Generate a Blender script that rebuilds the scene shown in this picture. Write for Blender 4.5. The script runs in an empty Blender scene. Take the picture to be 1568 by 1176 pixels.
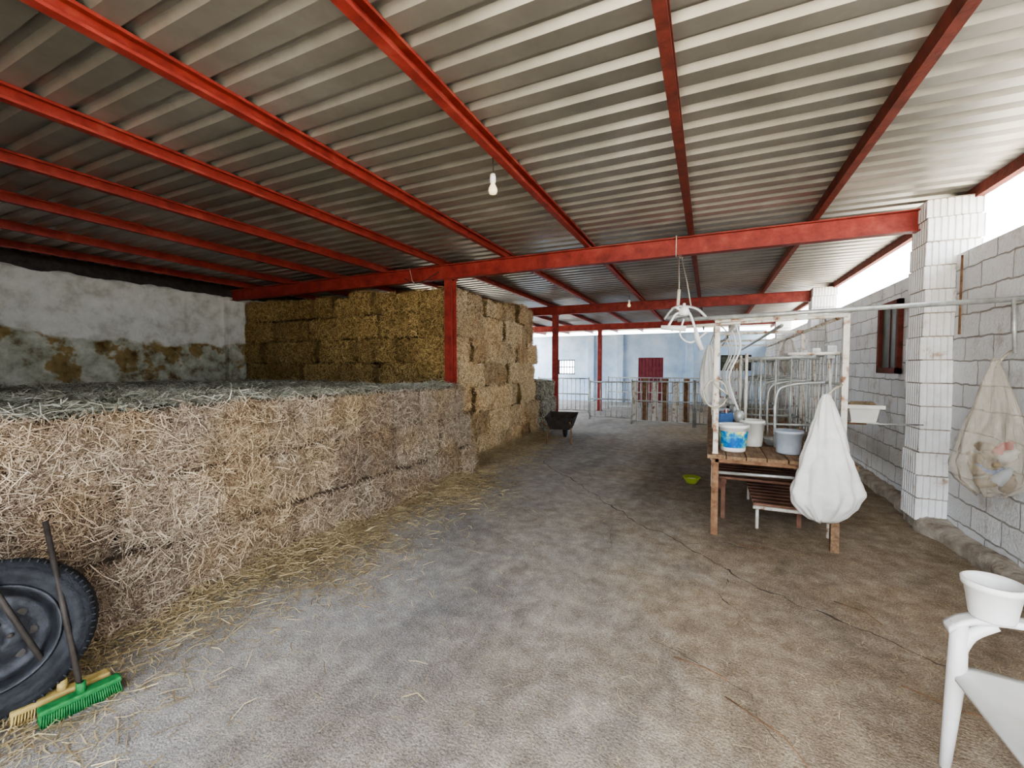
import bpy, math, random
import numpy as np
from mathutils import Vector, Matrix, noise
random.seed(4); rng=np.random.default_rng(7)
R=math.radians
def S(r,g,b):
    f=lambda c:(c/255/12.92) if c/255<=0.04045 else ((c/255+0.055)/1.055)**2.4
    return (f(r),f(g),f(b),1)
# ---------------- materials
def newmat(name):
    m=bpy.data.materials.new(name); m.use_nodes=True
    nt=m.node_tree; b=nt.nodes['Principled BSDF']
    return m,nt,b
def N(nt,t,**k):
    n=nt.nodes.new(t)
    for a,v in k.items():
        if a in n.inputs.keys(): n.inputs[a].default_value=v
        else: setattr(n,a,v)
    return n
def ramp(nt,stops):
    n=nt.nodes.new('ShaderNodeValToRGB'); e=n.color_ramp.elements
    e[0].position=stops[0][0]; e[0].color=stops[0][1]
    e[1].position=stops[-1][0]; e[1].color=stops[-1][1]
    for p,c in stops[1:-1]:
        x=e.new(p); x.color=c
    return n
def nmat(name,stops,scale=5,rough=.7,metal=0,bump=.2,bscale=40,detail=6,spec=.3,stretch=None):
    m,nt,b=newmat(name)
    tc=N(nt,'ShaderNodeTexCoord'); src=tc.outputs['Object']
    if stretch:
        mp=N(nt,'ShaderNodeMapping'); mp.inputs['Scale'].default_value=stretch
        nt.links.new(src,mp.inputs[0]); src=mp.outputs[0]
    n=N(nt,'ShaderNodeTexNoise',Scale=scale,Detail=detail,Roughness=.65); nt.links.new(src,n.inputs['Vector'])
    r=ramp(nt,stops); nt.links.new(n.outputs['Fac'],r.inputs[0]); nt.links.new(r.outputs[0],b.inputs['Base Color'])
    b.inputs['Roughness'].default_value=rough; b.inputs['Metallic'].default_value=metal
    b.inputs['Specular IOR Level'].default_value=spec
    if bump:
        n2=N(nt,'ShaderNodeTexNoise',Scale=bscale,Detail=5); nt.links.new(src,n2.inputs['Vector'])
        bp=N(nt,'ShaderNodeBump',Strength=bump,Distance=.02); nt.links.new(n2.outputs['Fac'],bp.inputs['Height'])
        nt.links.new(bp.outputs[0],b.inputs['Normal'])
    return m
def hay(name,dark,mid,light,patch,pscale=1.6,t0=(.66,.6,.54,1),t1=(1.12,1.1,1.06,1)):
    m,nt,b=newmat(name)
    g=N(nt,'ShaderNodeNewGeometry')
    r=ramp(nt,[(0,dark),(.45,mid),(1,light)]); nt.links.new(g.outputs['Random Per Island'],r.inputs[0])
    n=N(nt,'ShaderNodeTexNoise',Scale=pscale,Detail=3); nt.links.new(g.outputs['Position'],n.inputs['Vector'])
    r2=ramp(nt,[(.42,(0,0,0,1)),(.62,(1,1,1,1))]); nt.links.new(n.outputs['Fac'],r2.inputs[0])
    mx=N(nt,'ShaderNodeMix',data_type='RGBA',blend_type='MULTIPLY'); nt.links.new(r2.outputs[0],mx.inputs['Factor'])
    nt.links.new(r.outputs[0],mx.inputs[6]); mx.inputs[7].default_value=patch
    at=N(nt,'ShaderNodeAttribute',attribute_name='tint'); r3=ramp(nt,[(0,t0),(.5,(1,.98,.96,1)),(1,t1)]); nt.links.new(at.outputs['Fac'],r3.inputs[0])
    m2=N(nt,'ShaderNodeMix',data_type='RGBA',blend_type='MULTIPLY'); m2.inputs['Factor'].default_value=1
    nt.links.new(mx.outputs[2],m2.inputs[6]); nt.links.new(r3.outputs[0],m2.inputs[7])
    nt.links.new(m2.outputs[2],b.inputs['Base Color']); b.inputs['Roughness'].default_value=.75
    b.inputs['Specular IOR Level'].default_value=.25
    return m
hay_low=hay('hay_brown',S(94,81,72),S(152,136,120),S(224,212,192),(1.0,.92,.78,1),t0=(.74,.69,.66,1))
hay_top=hay('hay_grey_green',S(114,114,104),S(166,166,154),S(214,214,204),(.92,.94,.88,1))
hay_high=hay('hay_golden',S(104,86,52),S(166,140,92),S(218,196,146),(.86,.84,.8,1))
hay_side=hay('hay_pale',S(136,114,90),S(196,174,140),S(244,228,196),(1,.93,.84,1))
straw_floor=hay('straw_loose',S(134,116,88),S(182,164,128),S(226,210,172),(.8,.8,.8,1))
hb_low=nmat('bale_core_brown',[(.3,S(66,56,48)),(.7,S(122,106,90))],8,.95,bump=1,bscale=60)
hb_high=nmat('bale_core_golden',[(.3,S(64,52,32)),(.7,S(130,108,72))],8,.95,bump=1,bscale=60)
red=nmat('red_oxide_paint',[(.3,S(112,40,34)),(.55,S(148,58,50)),(.75,S(166,86,72))],6,.5,bump=.15,bscale=30,spec=.4)
redd=nmat('rusty_red_paint',[(.3,S(84,44,38)),(.6,S(120,58,48))],9,.7,bump=.3,bscale=40)
roofm=nmat('galvanised_sheet',[(.3,S(128,125,117)),(.55,S(155,152,144)),(.75,S(180,178,172))],.9,.36,metal=.5,bump=.03,bscale=15,spec=.5)
galv=nmat('galvanised_pipe',[(.3,S(150,152,150)),(.7,S(205,208,205))],12,.4,metal=.4,bump=.1)
whitep=nmat('chipped_white_paint',[(.36,S(140,98,66)),(.46,S(210,204,192)),(.7,S(232,230,224))],9,.5,bump=.2)
rustp=nmat('rusty_steel',[(.3,S(96,66,48)),(.7,S(156,122,94))],14,.8,bump=.3)
wood=nmat('worn_wood',[(.3,S(104,80,62)),(.7,S(166,138,108))],5,.8,bump=.4,stretch=(8,1,8))
slatw=nmat('red_brown_slats',[(.3,S(88,60,50)),(.7,S(144,108,90))],6,.8,bump=.3)
plw=nmat('white_plastic',[(.3,S(222,222,220)),(.7,S(244,244,242))],4,.35,bump=.02,spec=.5)
sackm=nmat('woven_white_sack',[(.3,S(216,215,211)),(.7,S(240,239,236))],6,.6,bump=.12,bscale=90)
blk=nmat('black_rubber',[(.3,S(26,27,30)),(.7,S(54,56,62))],10,.75,bump=.3,bscale=60)
steelw=nmat('wheel_steel',[(.3,S(32,32,36)),(.7,S(70,72,78))],8,.5,metal=.5)
green=nmat('green_bristle',[(.3,S(30,96,52)),(.7,S(60,140,80))],30,.7)
yel=nmat('yellow_wood',[(.3,S(146,124,70)),(.7,S(190,168,110))],12,.7)
lime=nmat('lime_plastic',[(.3,S(150,176,50)),(.7,S(184,206,80))],5,.4,bump=0)
bluep=nmat('blue_grey_plastic',[(.3,S(156,166,178)),(.7,S(190,198,208))],5,.4,bump=0)
blues=nmat('blue_plastic',[(.3,S(50,88,144)),(.7,S(80,122,180))],5,.4,bump=0)
bluel=nmat('blue_label',[(.4,S(30,100,180)),(.5,S(60,170,200)),(.56,S(230,210,60)),(.62,S(230,235,235))],9,.4,bump=0)
creamp=nmat('cream_plastic',[(.3,S(206,204,196)),(.7,S(228,228,222))],5,.4,bump=0)
ropem=nmat('rope',[(.3,S(170,160,140)),(.7,S(214,206,190))],40,.8)
maroon=nmat('maroon_door_paint',[(.3,S(104,42,52)),(.7,S(132,62,68))],4,.6)
darkgl=nmat('dark_pane',[(.3,S(70,74,60)),(.7,S(104,108,90))],3,.4,bump=0)
curbm=nmat('rough_cement',[(.3,S(128,115,102)),(.7,S(196,188,176))],7,.9,bump=.8,bscale=25)
pillm=nmat('whitewashed_block',[(.28,S(186,164,146)),(.38,S(232,231,230)),(.7,S(248,249,250))],5,.8,bump=.4,bscale=40)
cable=nmat('dark_cable',[(.3,S(40,36,34)),(.7,S(70,64,60))],10,.6,bump=0)
crackm=nmat('crack_dark',[(.3,S(66,60,54)),(.7,S(98,90,80))],10,.9,bump=0)  # plain dark tone for the thin crack strips
redpl=nmat('red_plastic',[(.3,S(150,50,44)),(.7,S(180,70,60))],5,.4,bump=0)
brownp=nmat('brown_scraps',[(.3,S(92,78,62)),(.7,S(150,132,108))],7,.7,bump=.3)
bagm,nt,b=newmat('translucent_bag')
b.inputs['Base Color'].default_value=S(196,186,170); b.inputs['Roughness'].default_value=.15; b.inputs['Alpha'].default_value=.38
b.inputs['Specular IOR Level'].default_value=.8
n=N(nt,'ShaderNodeTexNoise',Scale=7,Detail=5); bp=N(nt,'ShaderNodeBump',Strength=1,Distance=.06)
nt.links.new(n.outputs['Fac'],bp.inputs['Height']); nt.links.new(bp.outputs[0],b.inputs['Normal'])
bulbm,nt,b=newmat('bulb_glass'); b.inputs['Base Color'].default_value=S(240,225,190); b.inputs['Roughness'].default_value=.15
b.inputs['Emission Color'].default_value=S(255,225,170); b.inputs['Emission Strength'].default_value=.3
def floor_mat():
    m,nt,b=newmat('dusty_concrete')
    tc=N(nt,'ShaderNodeTexCoord'); o=tc.outputs['Object']
    sx=N(nt,'ShaderNodeSeparateXYZ'); nt.links.new(o,sx.inputs[0])
    n1=N(nt,'ShaderNodeTexNoise',Scale=.6,Detail=6,Roughness=.65); nt.links.new(o,n1.inputs['Vector'])
    mr=N(nt,'ShaderNodeMapRange'); mr.inputs[1].default_value=-2.4; mr.inputs[2].default_value=.4; nt.links.new(sx.outputs[0],mr.inputs[0])
    ad=N(nt,'ShaderNodeMath',operation='ADD'); nt.links.new(mr.outputs[0],ad.inputs[0])
    ml=N(nt,'ShaderNodeMath',operation='MULTIPLY_ADD'); nt.links.new(n1.outputs['Fac'],ml.inputs[0]); ml.inputs[1].default_value=2.0; ml.inputs[2].default_value=-1.0
    nt.links.new(ml.outputs[0],ad.inputs[1]); ad.use_clamp=True
    n2=N(nt,'ShaderNodeTexNoise',Scale=7,Detail=9,Roughness=.75); nt.links.new(o,n2.inputs['Vector'])
    ra=ramp(nt,[(.3,S(126,124,123)),(.5,S(152,150,149)),(.7,S(176,174,172))]); nt.links.new(n2.outputs['Fac'],ra.inputs[0])
    rb=ramp(nt,[(.3,S(120,107,92)),(.5,S(150,136,119)),(.7,S(178,166,148))]); nt.links.new(n2.outputs['Fac'],rb.inputs[0])
    mx=N(nt,'ShaderNodeMix',data_type='RGBA'); nt.links.new(ad.outputs[0],mx.inputs['Factor']); nt.links.new(ra.outputs[0],mx.inputs[6]); nt.links.new(rb.outputs[0],mx.inputs[7])
    mp=N(nt,'ShaderNodeMapping'); mp.inputs['Scale'].default_value=(1,1.5,1); mp.inputs['Rotation'].default_value=(0,0,.5); nt.links.new(o,mp.inputs[0])
    n3=N(nt,'ShaderNodeTexNoise',Scale=95,Detail=8,Roughness=.85); nt.links.new(mp.outputs[0],n3.inputs['Vector'])
    rc=ramp(nt,[(.40,(.5,.48,.46,1)),(.5,(1,1,1,1)),(.58,(1.75,1.7,1.64,1))]); nt.links.new(n3.outputs['Fac'],rc.inputs[0])
    m2=N(nt,'ShaderNodeMix',data_type='RGBA',blend_type='MULTIPLY'); m2.inputs['Factor'].default_value=.95
    nt.links.new(mx.outputs[2],m2.inputs[6]); nt.links.new(rc.outputs[0],m2.inputs[7])
    n4=N(nt,'ShaderNodeTexNoise',Scale=1.0,Detail=8,Roughness=.7,Distortion=.4)
    mp4=N(nt,'ShaderNodeMapping'); mp4.inputs['Location'].default_value=(7,3,0); mp4.inputs['Scale'].default_value=(1,.45,1); nt.links.new(o,mp4.inputs[0]); nt.links.new(mp4.outputs[0],n4.inputs['Vector'])
    rd=ramp(nt,[(.38,(.66,.66,.67,1)),(.54,(1,1,1,1))]); nt.links.new(n4.outputs['Fac'],rd.inputs[0])
    m3=N(nt,'ShaderNodeMix',data_type='RGBA',blend_type='MULTIPLY'); m3.inputs['Factor'].default_value=.85
    nt.links.new(m2.outputs[2],m3.inputs[6]); nt.links.new(rd.outputs[0],m3.inputs[7])
    nt.links.new(m3.outputs[2],b.inputs['Base Color'])
    b.inputs['Roughness'].default_value=.85; b.inputs['Specular IOR Level'].default_value=.15
    n5=N(nt,'ShaderNodeTexNoise',Scale=50,Detail=5); nt.links.new(mp.outputs[0],n5.inputs['Vector'])
    bp=N(nt,'ShaderNodeBump',Strength=.5,Distance=.012); nt.links.new(n5.outputs['Fac'],bp.inputs['Height']); nt.links.new(bp.outputs[0],b.inputs['Normal'])
    return m
floorm=floor_mat()
def block_mat():
    m,nt,b=newmat('painted_block_wall')
    tc=N(nt,'ShaderNodeTexCoord'); sx=N(nt,'ShaderNodeSeparateXYZ'); nt.links.new(tc.outputs['Object'],sx.inputs[0])
    cb=N(nt,'ShaderNodeCombineXYZ'); nt.links.new(sx.outputs[1],cb.inputs[0]); nt.links.new(sx.outputs[2],cb.inputs[1])
    nz=N(nt,'ShaderNodeTexNoise',Scale=7,Detail=4); nt.links.new(tc.outputs['Object'],nz.inputs['Vector'])
    va=N(nt,'ShaderNodeVectorMath',operation='MULTIPLY_ADD'); nt.links.new(nz.outputs['Color'],va.inputs[0]); va.inputs[1].default_value=(.05,.05,0); nt.links.new(cb.outputs[0],va.inputs[2])
    br=N(nt,'ShaderNodeTexBrick'); nt.links.new(va.outputs[0],br.inputs['Vector'])
    br.inputs['Scale'].default_value=1; br.inputs['Brick Width'].default_value=.42; br.inputs['Row Height'].default_value=.21
    br.inputs['Mortar Size'].default_value=.008; br.inputs['Mortar Smooth'].default_value=.6
    br.inputs['Color1'].default_value=S(246,248,250); br.inputs['Color2'].default_value=S(230,232,235); br.inputs['Mortar'].default_value=S(182,178,174)
    n=N(nt,'ShaderNodeTexNoise',Scale=3,Detail=8,Roughness=.7); nt.links.new(tc.outputs['Object'],n.inputs['Vector'])
    r=ramp(nt,[(.34,(.66,.61,.56,1)),(.44,(.93,.92,.91,1)),(.6,(1,1,1,1))]); nt.links.new(n.outputs['Fac'],r.inputs[0])
    mx=N(nt,'ShaderNodeMix',data_type='RGBA',blend_type='MULTIPLY'); mx.inputs['Factor'].default_value=.85
    nt.links.new(br.outputs['Color'],mx.inputs[6]); nt.links.new(r.outputs[0],mx.inputs[7]); nt.links.new(mx.outputs[2],b.inputs['Base Color'])
    b.inputs['Roughness'].default_value=.85
    n5=N(nt,'ShaderNodeTexNoise',Scale=30,Detail=6); nt.links.new(tc.outputs['Object'],n5.inputs['Vector'])
    mm=N(nt,'ShaderNodeMath',operation='MULTIPLY_ADD'); nt.links.new(br.outputs['Fac'],mm.inputs[0]); mm.inputs[1].default_value=-1.5; nt.links.new(n5.outputs['Fac'],mm.inputs[2])
    bp=N(nt,'ShaderNodeBump',Strength=.9,Distance=.015); nt.links.new(mm.outputs[0],bp.inputs['Height']); nt.links.new(bp.outputs[0],b.inputs['Normal'])
    return m
blockm=block_mat()
def left_mat():
    m,nt,b=newmat('flaking_plaster_over_stone')
    tc=N(nt,'ShaderNodeTexCoord'); o=tc.outputs['Object']; sx=N(nt,'ShaderNodeSeparateXYZ'); nt.links.new(o,sx.inputs[0])
    n=N(nt,'ShaderNodeTexNoise',Scale=1.2,Detail=5,Roughness=.55); nt.links.new(o,n.inputs['Vector'])
    ma=N(nt,'ShaderNodeMath',operation='MULTIPLY_ADD'); nt.links.new(n.outputs['Fac'],ma.inputs[0]); ma.inputs[1].default_value=.7; nt.links.new(sx.outputs[2],ma.inputs[2])
    mr=N(nt,'ShaderNodeMapRange'); mr.inputs[1].default_value=2.40; mr.inputs[2].default_value=2.45
    nt.links.new(ma.outputs[0],mr.inputs[0])
    n2=N(nt,'ShaderNodeTexNoise',Scale=5,Detail=6,Roughness=.6); nt.links.new(o,n2.inputs['Vector'])
    st=ramp(nt,[(.32,S(112,100,76)),(.45,S(158,157,140)),(.7,S(200,200,188))]); nt.links.new(n2.outputs['Fac'],st.inputs[0])
    pl=ramp(nt,[(.3,S(180,178,168)),(.5,S(210,209,202)),(.7,S(224,223,218))]); nt.links.new(n2.outputs['Fac'],pl.inputs[0])
    mx=N(nt,'ShaderNodeMix',data_type='RGBA'); nt.links.new(mr.outputs[0],mx.inputs['Factor']); nt.links.new(st.outputs[0],mx.inputs[6]); nt.links.new(pl.outputs[0],mx.inputs[7])
    n3=N(nt,'ShaderNodeTexNoise',Scale=1.1,Detail=5,Roughness=.6)
    mp=N(nt,'ShaderNodeMapping'); mp.inputs['Location'].default_value=(3,9.3,4); nt.links.new(o,mp.inputs[0]); nt.links.new(mp.outputs[0],n3.inputs['Vector'])
    r3=ramp(nt,[(.56,(1,1,1,1)),(.59,S(208,180,134))]); nt.links.new(n3.outputs['Fac'],r3.inputs[0])
    inv=N(nt,'ShaderNodeMath',operation='SUBTRACT'); inv.inputs[0].default_value=1; nt.links.new(mr.outputs[0],inv.inputs[1])
    m2=N(nt,'ShaderNodeMix',data_type='RGBA',blend_type='MULTIPLY'); nt.links.new(inv.outputs[0],m2.inputs['Factor'])
    nt.links.new(mx.outputs[2],m2.inputs[6]); nt.links.new(r3.outputs[0],m2.inputs[7])
    nt.links.new(m2.outputs[2],b.inputs['Base Color']); b.inputs['Roughness'].default_value=.9
    mh=N(nt,'ShaderNodeMath',operation='MULTIPLY_ADD'); nt.links.new(mr.outputs[0],mh.inputs[0]); mh.inputs[1].default_value=.6; nt.links.new(n2.outputs['Fac'],mh.inputs[2])
    bp=N(nt,'ShaderNodeBump',Strength=.5,Distance=.05); nt.links.new(mh.outputs[0],bp.inputs['Height']); nt.links.new(bp.outputs[0],b.inputs['Normal'])
    return m
leftm=left_mat()
backm=nmat('limewash_with_blue_light',[(.3,S(160,188,218)),(.55,S(200,221,242)),(.75,S(228,239,250))],1.2,.85,bump=.3,bscale=20)  # blue cast of the daylight is put into the wall colour
groundm=nmat('outdoor_ground',[(.3,S(190,178,156)),(.7,S(216,206,188))],2,.95)
# ---------------- mesh builder
class MB:
    def __init__(s): s.v=[];s.f=[];s.mi=[];s.mats=[];s.sm=[];s.tint=[]
    def idx(s,m):
        if m not in s.mats: s.mats.append(m)
        return s.mats.index(m)
    def add(s,vs,fs,m,M=None,smooth=False):
        o=len(s.v); i=s.idx(m)
        for v in vs:
            v=Vector(v); s.v.append(tuple(M@v) if M else tuple(v))
        for f in fs: s.f.append([o+k for k in f]); s.mi.append(i); s.sm.append(smooth)
    def box(s,lo,hi,m,M=None,bev=0):
        x0,y0,z0=lo;x1,y1,z1=hi
        if not bev:
            vs=[(x0,y0,z0),(x1,y0,z0),(x1,y1,z0),(x0,y1,z0),(x0,y0,z1),(x1,y0,z1),(x1,y1,z1),(x0,y1,z1)]
            s.add(vs,[(0,3,2,1),(4,5,6,7),(0,1,5,4),(1,2,6,5),(2,3,7,6),(3,0,4,7)],m,M)
        else:
            import bmesh
            bm=bmesh.new(); bmesh.ops.create_cube(bm,size=1)
            for v in bm.verts: v.co=Vector(((x0+x1)/2+v.co.x*(x1-x0),(y0+y1)/2+v.co.y*(y1-y0),(z0+z1)/2+v.co.z*(z1-z0)))
            bmesh.ops.bevel(bm,geom=bm.edges[:],offset=bev,segments=2,affect='EDGES',profile=.5)
            bm.verts.ensure_lookup_table(); bm.verts.index_update()
            s.add([v.co.copy() for v in bm.verts],[[v.index for v in f.verts] for f in bm.faces],m,M); bm.free()
    def tube(s,pts,r,m,n=8,M=None,cap=True):
        pts=[Vector(p) for p in pts]; vs=[];fs=[]
        rs=r if isinstance(r,(list,tuple)) else [r]*len(pts)
        prev=None
        for i,p in enumerate(pts):
            d=(pts[min(i+1,len(pts)-1)]-pts[max(i-1,0)]).normalized()
            if prev is None:
                a=Vector((0,0,1)) if abs(d.z)<.9 else Vector((1,0,0)); x=d.cross(a).normalized()
            else: x=(prev-d*prev.dot(d)).normalized()
            prev=x; y=d.cross(x)
            for k in range(n):
                t=2*math.pi*k/n; vs.append(p+(x*math.cos(t)+y*math.sin(t))*rs[i])
        for i in range(len(pts)-1):
            for k in range(n): fs.append((i*n+k,i*n+(k+1)%n,(i+1)*n+(k+1)%n,(i+1)*n+k))
        if cap: fs.append(tuple(range(n))[::-1]); fs.append(tuple((len(pts)-1)*n+k for k in range(n)))
        s.add(vs,fs,m,M,True)
    def lathe(s,prof,m,n=24,M=None,closed=False):
        vs=[];fs=[];L=len(prof)
        for r,z in prof:
            for k in range(n):
                t=2*math.pi*k/n; vs.append((r*math.cos(t),r*math.sin(t),z))
        for i in range(L if closed else L-1):
            j=(i+1)%L
            for k in range(n): fs.append((i*n+k,i*n+(k+1)%n,j*n+(k+1)%n,j*n+k))
        s.add(vs,fs,m,M,True)
    def extr(s,prof,p0,p1,ax,ay,m,close=True):
        p0=Vector(p0);p1=Vector(p1);ax=Vector(ax);ay=Vector(ay);n=len(prof)
        vs=[p0+ax*a+ay*b for a,b in prof]+[p1+ax*a+ay*b for a,b in prof]
        fs=[(k,(k+1)%n,n+(k+1)%n,n+k) for k in range(n if close else n-1)]
        if close: fs+=[tuple(range(n))[::-1],tuple(range(n,2*n))]
        s.add(vs,fs,m)
    def obj(s,name,parent=None):
        me=bpy.data.meshes.new(name); me.from_pydata(s.v,[],s.f)
        for m in s.mats: me.materials.append(m)
        me.polygons.foreach_set('material_index',s.mi); me.polygons.foreach_set('use_smooth',s.sm); me.update()
        o=bpy.data.objects.new(name,me); bpy.context.scene.collection.objects.link(o)
        if parent: o.parent=parent
        return o
def empty(name,loc=(0,0,0)):
    e=bpy.data.objects.new(name,None); e.location=loc; bpy.context.scene.collection.objects.link(e); return e
def T(x,y,z,rx=0,ry=0,rz=0,s=1):
    return Matrix.Translation((x,y,z))@Matrix.Rotation(R(rz),4,'Z')@Matrix.Rotation(R(ry),4,'Y')@Matrix.Rotation(R(rx),4,'X')@Matrix.Scale(s,4)
def fbm(p,s): return noise.fractal(Vector(p)*s,1.0,2.0,4)
def smooth(pts,n=6):
    P=[Vector(p) for p in pts]; out=[]
    for i in range(len(P)-1):
        a,b_,c,d=P[max(i-1,0)],P[i],P[i+1],P[min(i+2,len(P)-1)]
        for k in range(n):
            t=k/n; out.append(.5*((2*b_)+(c-a)*t+(2*a-5*b_+4*c-d)*t*t+(3*b_-a-3*c+d)*t**3))
    out.append(P[-1]); return out
# ---------------- shell
XL,XR,YB,RZ=-8.9,2.1,20.0,3.27
m=MB(); m.box((XL-.3,-3,-.2),(2.5,YB+.2,0),floorm); m.obj('floor')
m=MB(); m.box((-60,-60,-.4),(60,80,-.21),groundm); m.obj('ground')
# corrugated ceiling; unseen opening added at the rear left to light the back
m=MB(); prof=[]; y=-1.2; pitch=.205; h=.038
while y<YB+.3:
    prof+=[(y,0),(y+.112,0),(y+.138,h),(y+.179,h)]; y+=pitch
n=len(prof); xs=[XL-.25,-7.25,-4,0,2.42]; vs=[];fs=[]
for x in xs:
    for a,b_ in prof: vs.append((x,a,RZ+b_))
for i in range(len(xs)-1):
    for k in range(n-1):
        if i==0 and 10.8<prof[k][0]<19.4: continue
        fs.append((i*n+k,(i+1)*n+k,(i+1)*n+k+1,i*n+k+1))
m.add(vs,fs,roofm); co=m.obj('ceiling')
sd=co.modifiers.new('thick','SOLIDIFY'); sd.thickness=.002; sd.offset=1
pc=[(0,0),(.06,0),(.06,.018),(.054,.018),(.054,.006),(.006,.006),(.006,.094),(.054,.094),(.054,.082),(.06,.082),(.06,.1),(0,.1)]
for i,x in enumerate([2.24,1.01,-.22,-1.47,-2.68,-3.8,-4.95,-6.1,-7.3,-8.4]):
    m=MB(); m.extr(pc,(x-.03,-1.2,RZ-.101),(x-.03,YB,RZ-.101),(1,0,0),(0,0,1),redd if x>-.5 else red); m.obj('roof_purlin')
def ibeam(m,p0,p1,w,h,ax,ay,mt,tf=.012,tw=.008):
    a=w/2;c=tw/2
    prof=[(-a,0),(a,0),(a,tf),(c,tf),(c,h-tf),(a,h-tf),(a,h),(-a,h),(-a,h-tf),(-c,h-tf),(-c,tf),(-a,tf)]
    m.extr(prof,p0,p1,ax,ay,mt)
for yb in (5.63,10.6,15.6):
    m=MB(); ibeam(m,(XL,yb,2.95),(1.88,yb,2.95),.11,.215,(0,1,0),(0,0,1),red); m.obj('steel_beam')
    m=MB(); ibeam(m,(-3.63,yb-.07,0),(-3.63,yb-.07,2.95),.13,.14,(1,0,0),(0,1,0),red,.01,.008)
    m.box((-3.73,yb-.1,0),(-3.53,yb+.1,.012),redd); m.box((-3.72,yb-.09,2.935),(-3.54,yb+.09,2.95),red)
    m.obj('steel_column')
m=MB(); m.box((XR,-1.2,0),(XR+.2,YB,2.65),blockm); m.obj('wall_right')
def grid_surf(m,fn,nu,nv,mt,smooth=True):
    vs=[fn(i/nu,j/nv) for i in range(nu+1) for j in range(nv+1)]
    fs=[(i*(nv+1)+j,(i+1)*(nv+1)+j,(i+1)*(nv+1)+j+1,i*(nv+1)+j+1) for i in range(nu) for j in range(nv)]
    m.add(vs,fs,mt,None,smooth)
m=MB()
def curb(u,v):
    y=-1+u*21; a=v*math.pi/2
    w=.13+.05*fbm((y,0,3),1.6); hh=.13+.035*fbm((y,5,3),2.1)
    w+=.13*math.exp(-((y-5.4)/.2)**2)
    dx=w*min(1,math.cos(a)*1.2); z=hh*min(1,math.sin(a)*1.2)
    return (XR-dx+.012*fbm((y,z*3,dx*5),8),y,max(z,0)+.006*fbm((y,z,dx),14)*(v>0))
grid_surf(m,curb,420,8,curbm); m.obj('baseboard_right')
def pillar(y0):
    m=MB(); z=.1
    x0=1.87;x1=2.27;y1=y0+.36
    while z<3.13:
        hz=min(.225,3.2-z); jx=random.uniform(-.012,.012); jy=random.uniform(-.012,.012)
        out=[];nr=8
        for i in range(nr):
            w=(x1-x0)/nr
            out+=[(x0+i*w,y0),(x0+i*w+.6*w,y0),(x0+i*w+.7*w,y0+.014),(x0+i*w+.9*w,y0+.014)]
        out.append((x1,y0)); out.append((x1,y1)); out.append((x0,y1))
        nr=7; w=(y1-y0)/nr
        for i in range(nr):
            yy=y1-i*w
            out+=[(x0,yy-.1*w),(x0,yy-.6*w),(x0+.014,yy-.7*w),(x0+.014,yy-.9*w)]
        out=[(a+jx,b+jy) for a,b in out]
        m.extr(out,(0,0,z),(0,0,z+hz-.012),(1,0,0),(0,1,0),pillm)
        m.box((x0+.012,y0+.012,z+hz-.013),(x1-.01,y1-.01,z+hz),curbm)
        z+=hz
    m.box((x0+.02,y0+.02,0),(x1-.01,y1-.01,.11),curbm)
    m.obj('block_pillar')
for yy in (5.42,10.4,15.4): pillar(yy)
m=MB(); m.tube([(2.085,5.3,1.9),(2.085,5.3,2.62)],.009,rustp,8); m.obj('conduit_pipe')
m=MB()
m.box((XL-.3,-1.2,0),(XL,10.5,3.0),leftm)
m.box((XL-.3,10.5,0),(XL,YB+.2,1.3),leftm)  # unseen rear part kept low, an opening added to light the back wall
def topj(u,v):
    y=-1.2+u*11.7; return (XL+.02-(.2 if v>.7 else 0),y,2.95+v*.1+.05*fbm((y,1,v),3))
grid_surf(m,topj,160,3,leftm)
m.obj('wall_left')
m=MB(); m.box((XL-.28,-1.2,2.98),(XL-.12,10.5,RZ+.03),cable); m.obj('gap_shade_strip')  # dark strip closing the gap under the roof, its colour standing in for shade
m=MB(); m.box((XL,5.45,0),(XL+.14,5.8,2.94),leftm,bev=.01); m.obj('trim_1')
m=MB(); m.box((XL-.3,-1.4,0),(-2.0,-1.2,RZ),leftm); m.obj('added_shade_wall')  # unseen wall added behind the camera to darken the left side
m=MB()
holes=[(-6.7,-5.86,1.25,1.95),(-2.9,-1.83,0,2.02),(.45,1.58,1.45,2.1)]
x=XL
for a,b_,z0,z1 in holes:
    m.box((x,YB,0),(a,YB+.2,3.1),backm)
    if z0>0: m.box((a,YB,0),(b_,YB+.2,z0),backm)
    m.box((a,YB,z1),(b_,YB+.2,3.1),backm); x=b_
m.box((x,YB,0),(XR,YB+.2,3.1),backm); m.obj('wall_back')
for i,x in enumerate((-3.85,-5.2,-.9)):
    m=MB(); m.box((x,YB-.16,0),(x+.3,YB,3.05),backm,bev=.01); m.obj('trim_%d'%(i+2))
def win(name,x0,x1,z0,z1,y,bars,fm,pane=None):
    m=MB(); w=.05
    m.box((x0,y,z0),(x1,y+.08,z0+w),fm);m.box((x0,y,z1-w),(x1,y+.08,z1),fm)
    m.box((x0,y,z0),(x0+w,y+.08,z1),fm);m.box((x1-w,y,z0),(x1,y+.08,z1),fm)
    for i in range(1,bars+1):
        xx=x0+(x1-x0)*i/(bars+1); m.tube([(xx,y+.04,z0),(xx,y+.04,z1)],.02,fm)
    m.box((x0,y+.03,(z0+z1)/2-.02),(x1,y+.05,(z0+z1)/2+.02),fm)
    if pane: m.box((x0+w,y+.06,z0+w),(x1-w,y+.07,z1-w),pane)
    m.obj(name)
win('window_2',-6.7,-5.86,1.25,1.95,YB+.04,5,cable)
win('window_3',.45,1.58,1.45,2.1,YB+.04,2,cable,darkgl)
m=MB()
y0,y1,z0,z1=6.6,7.3,1.52,2.42; w=.07
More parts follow.
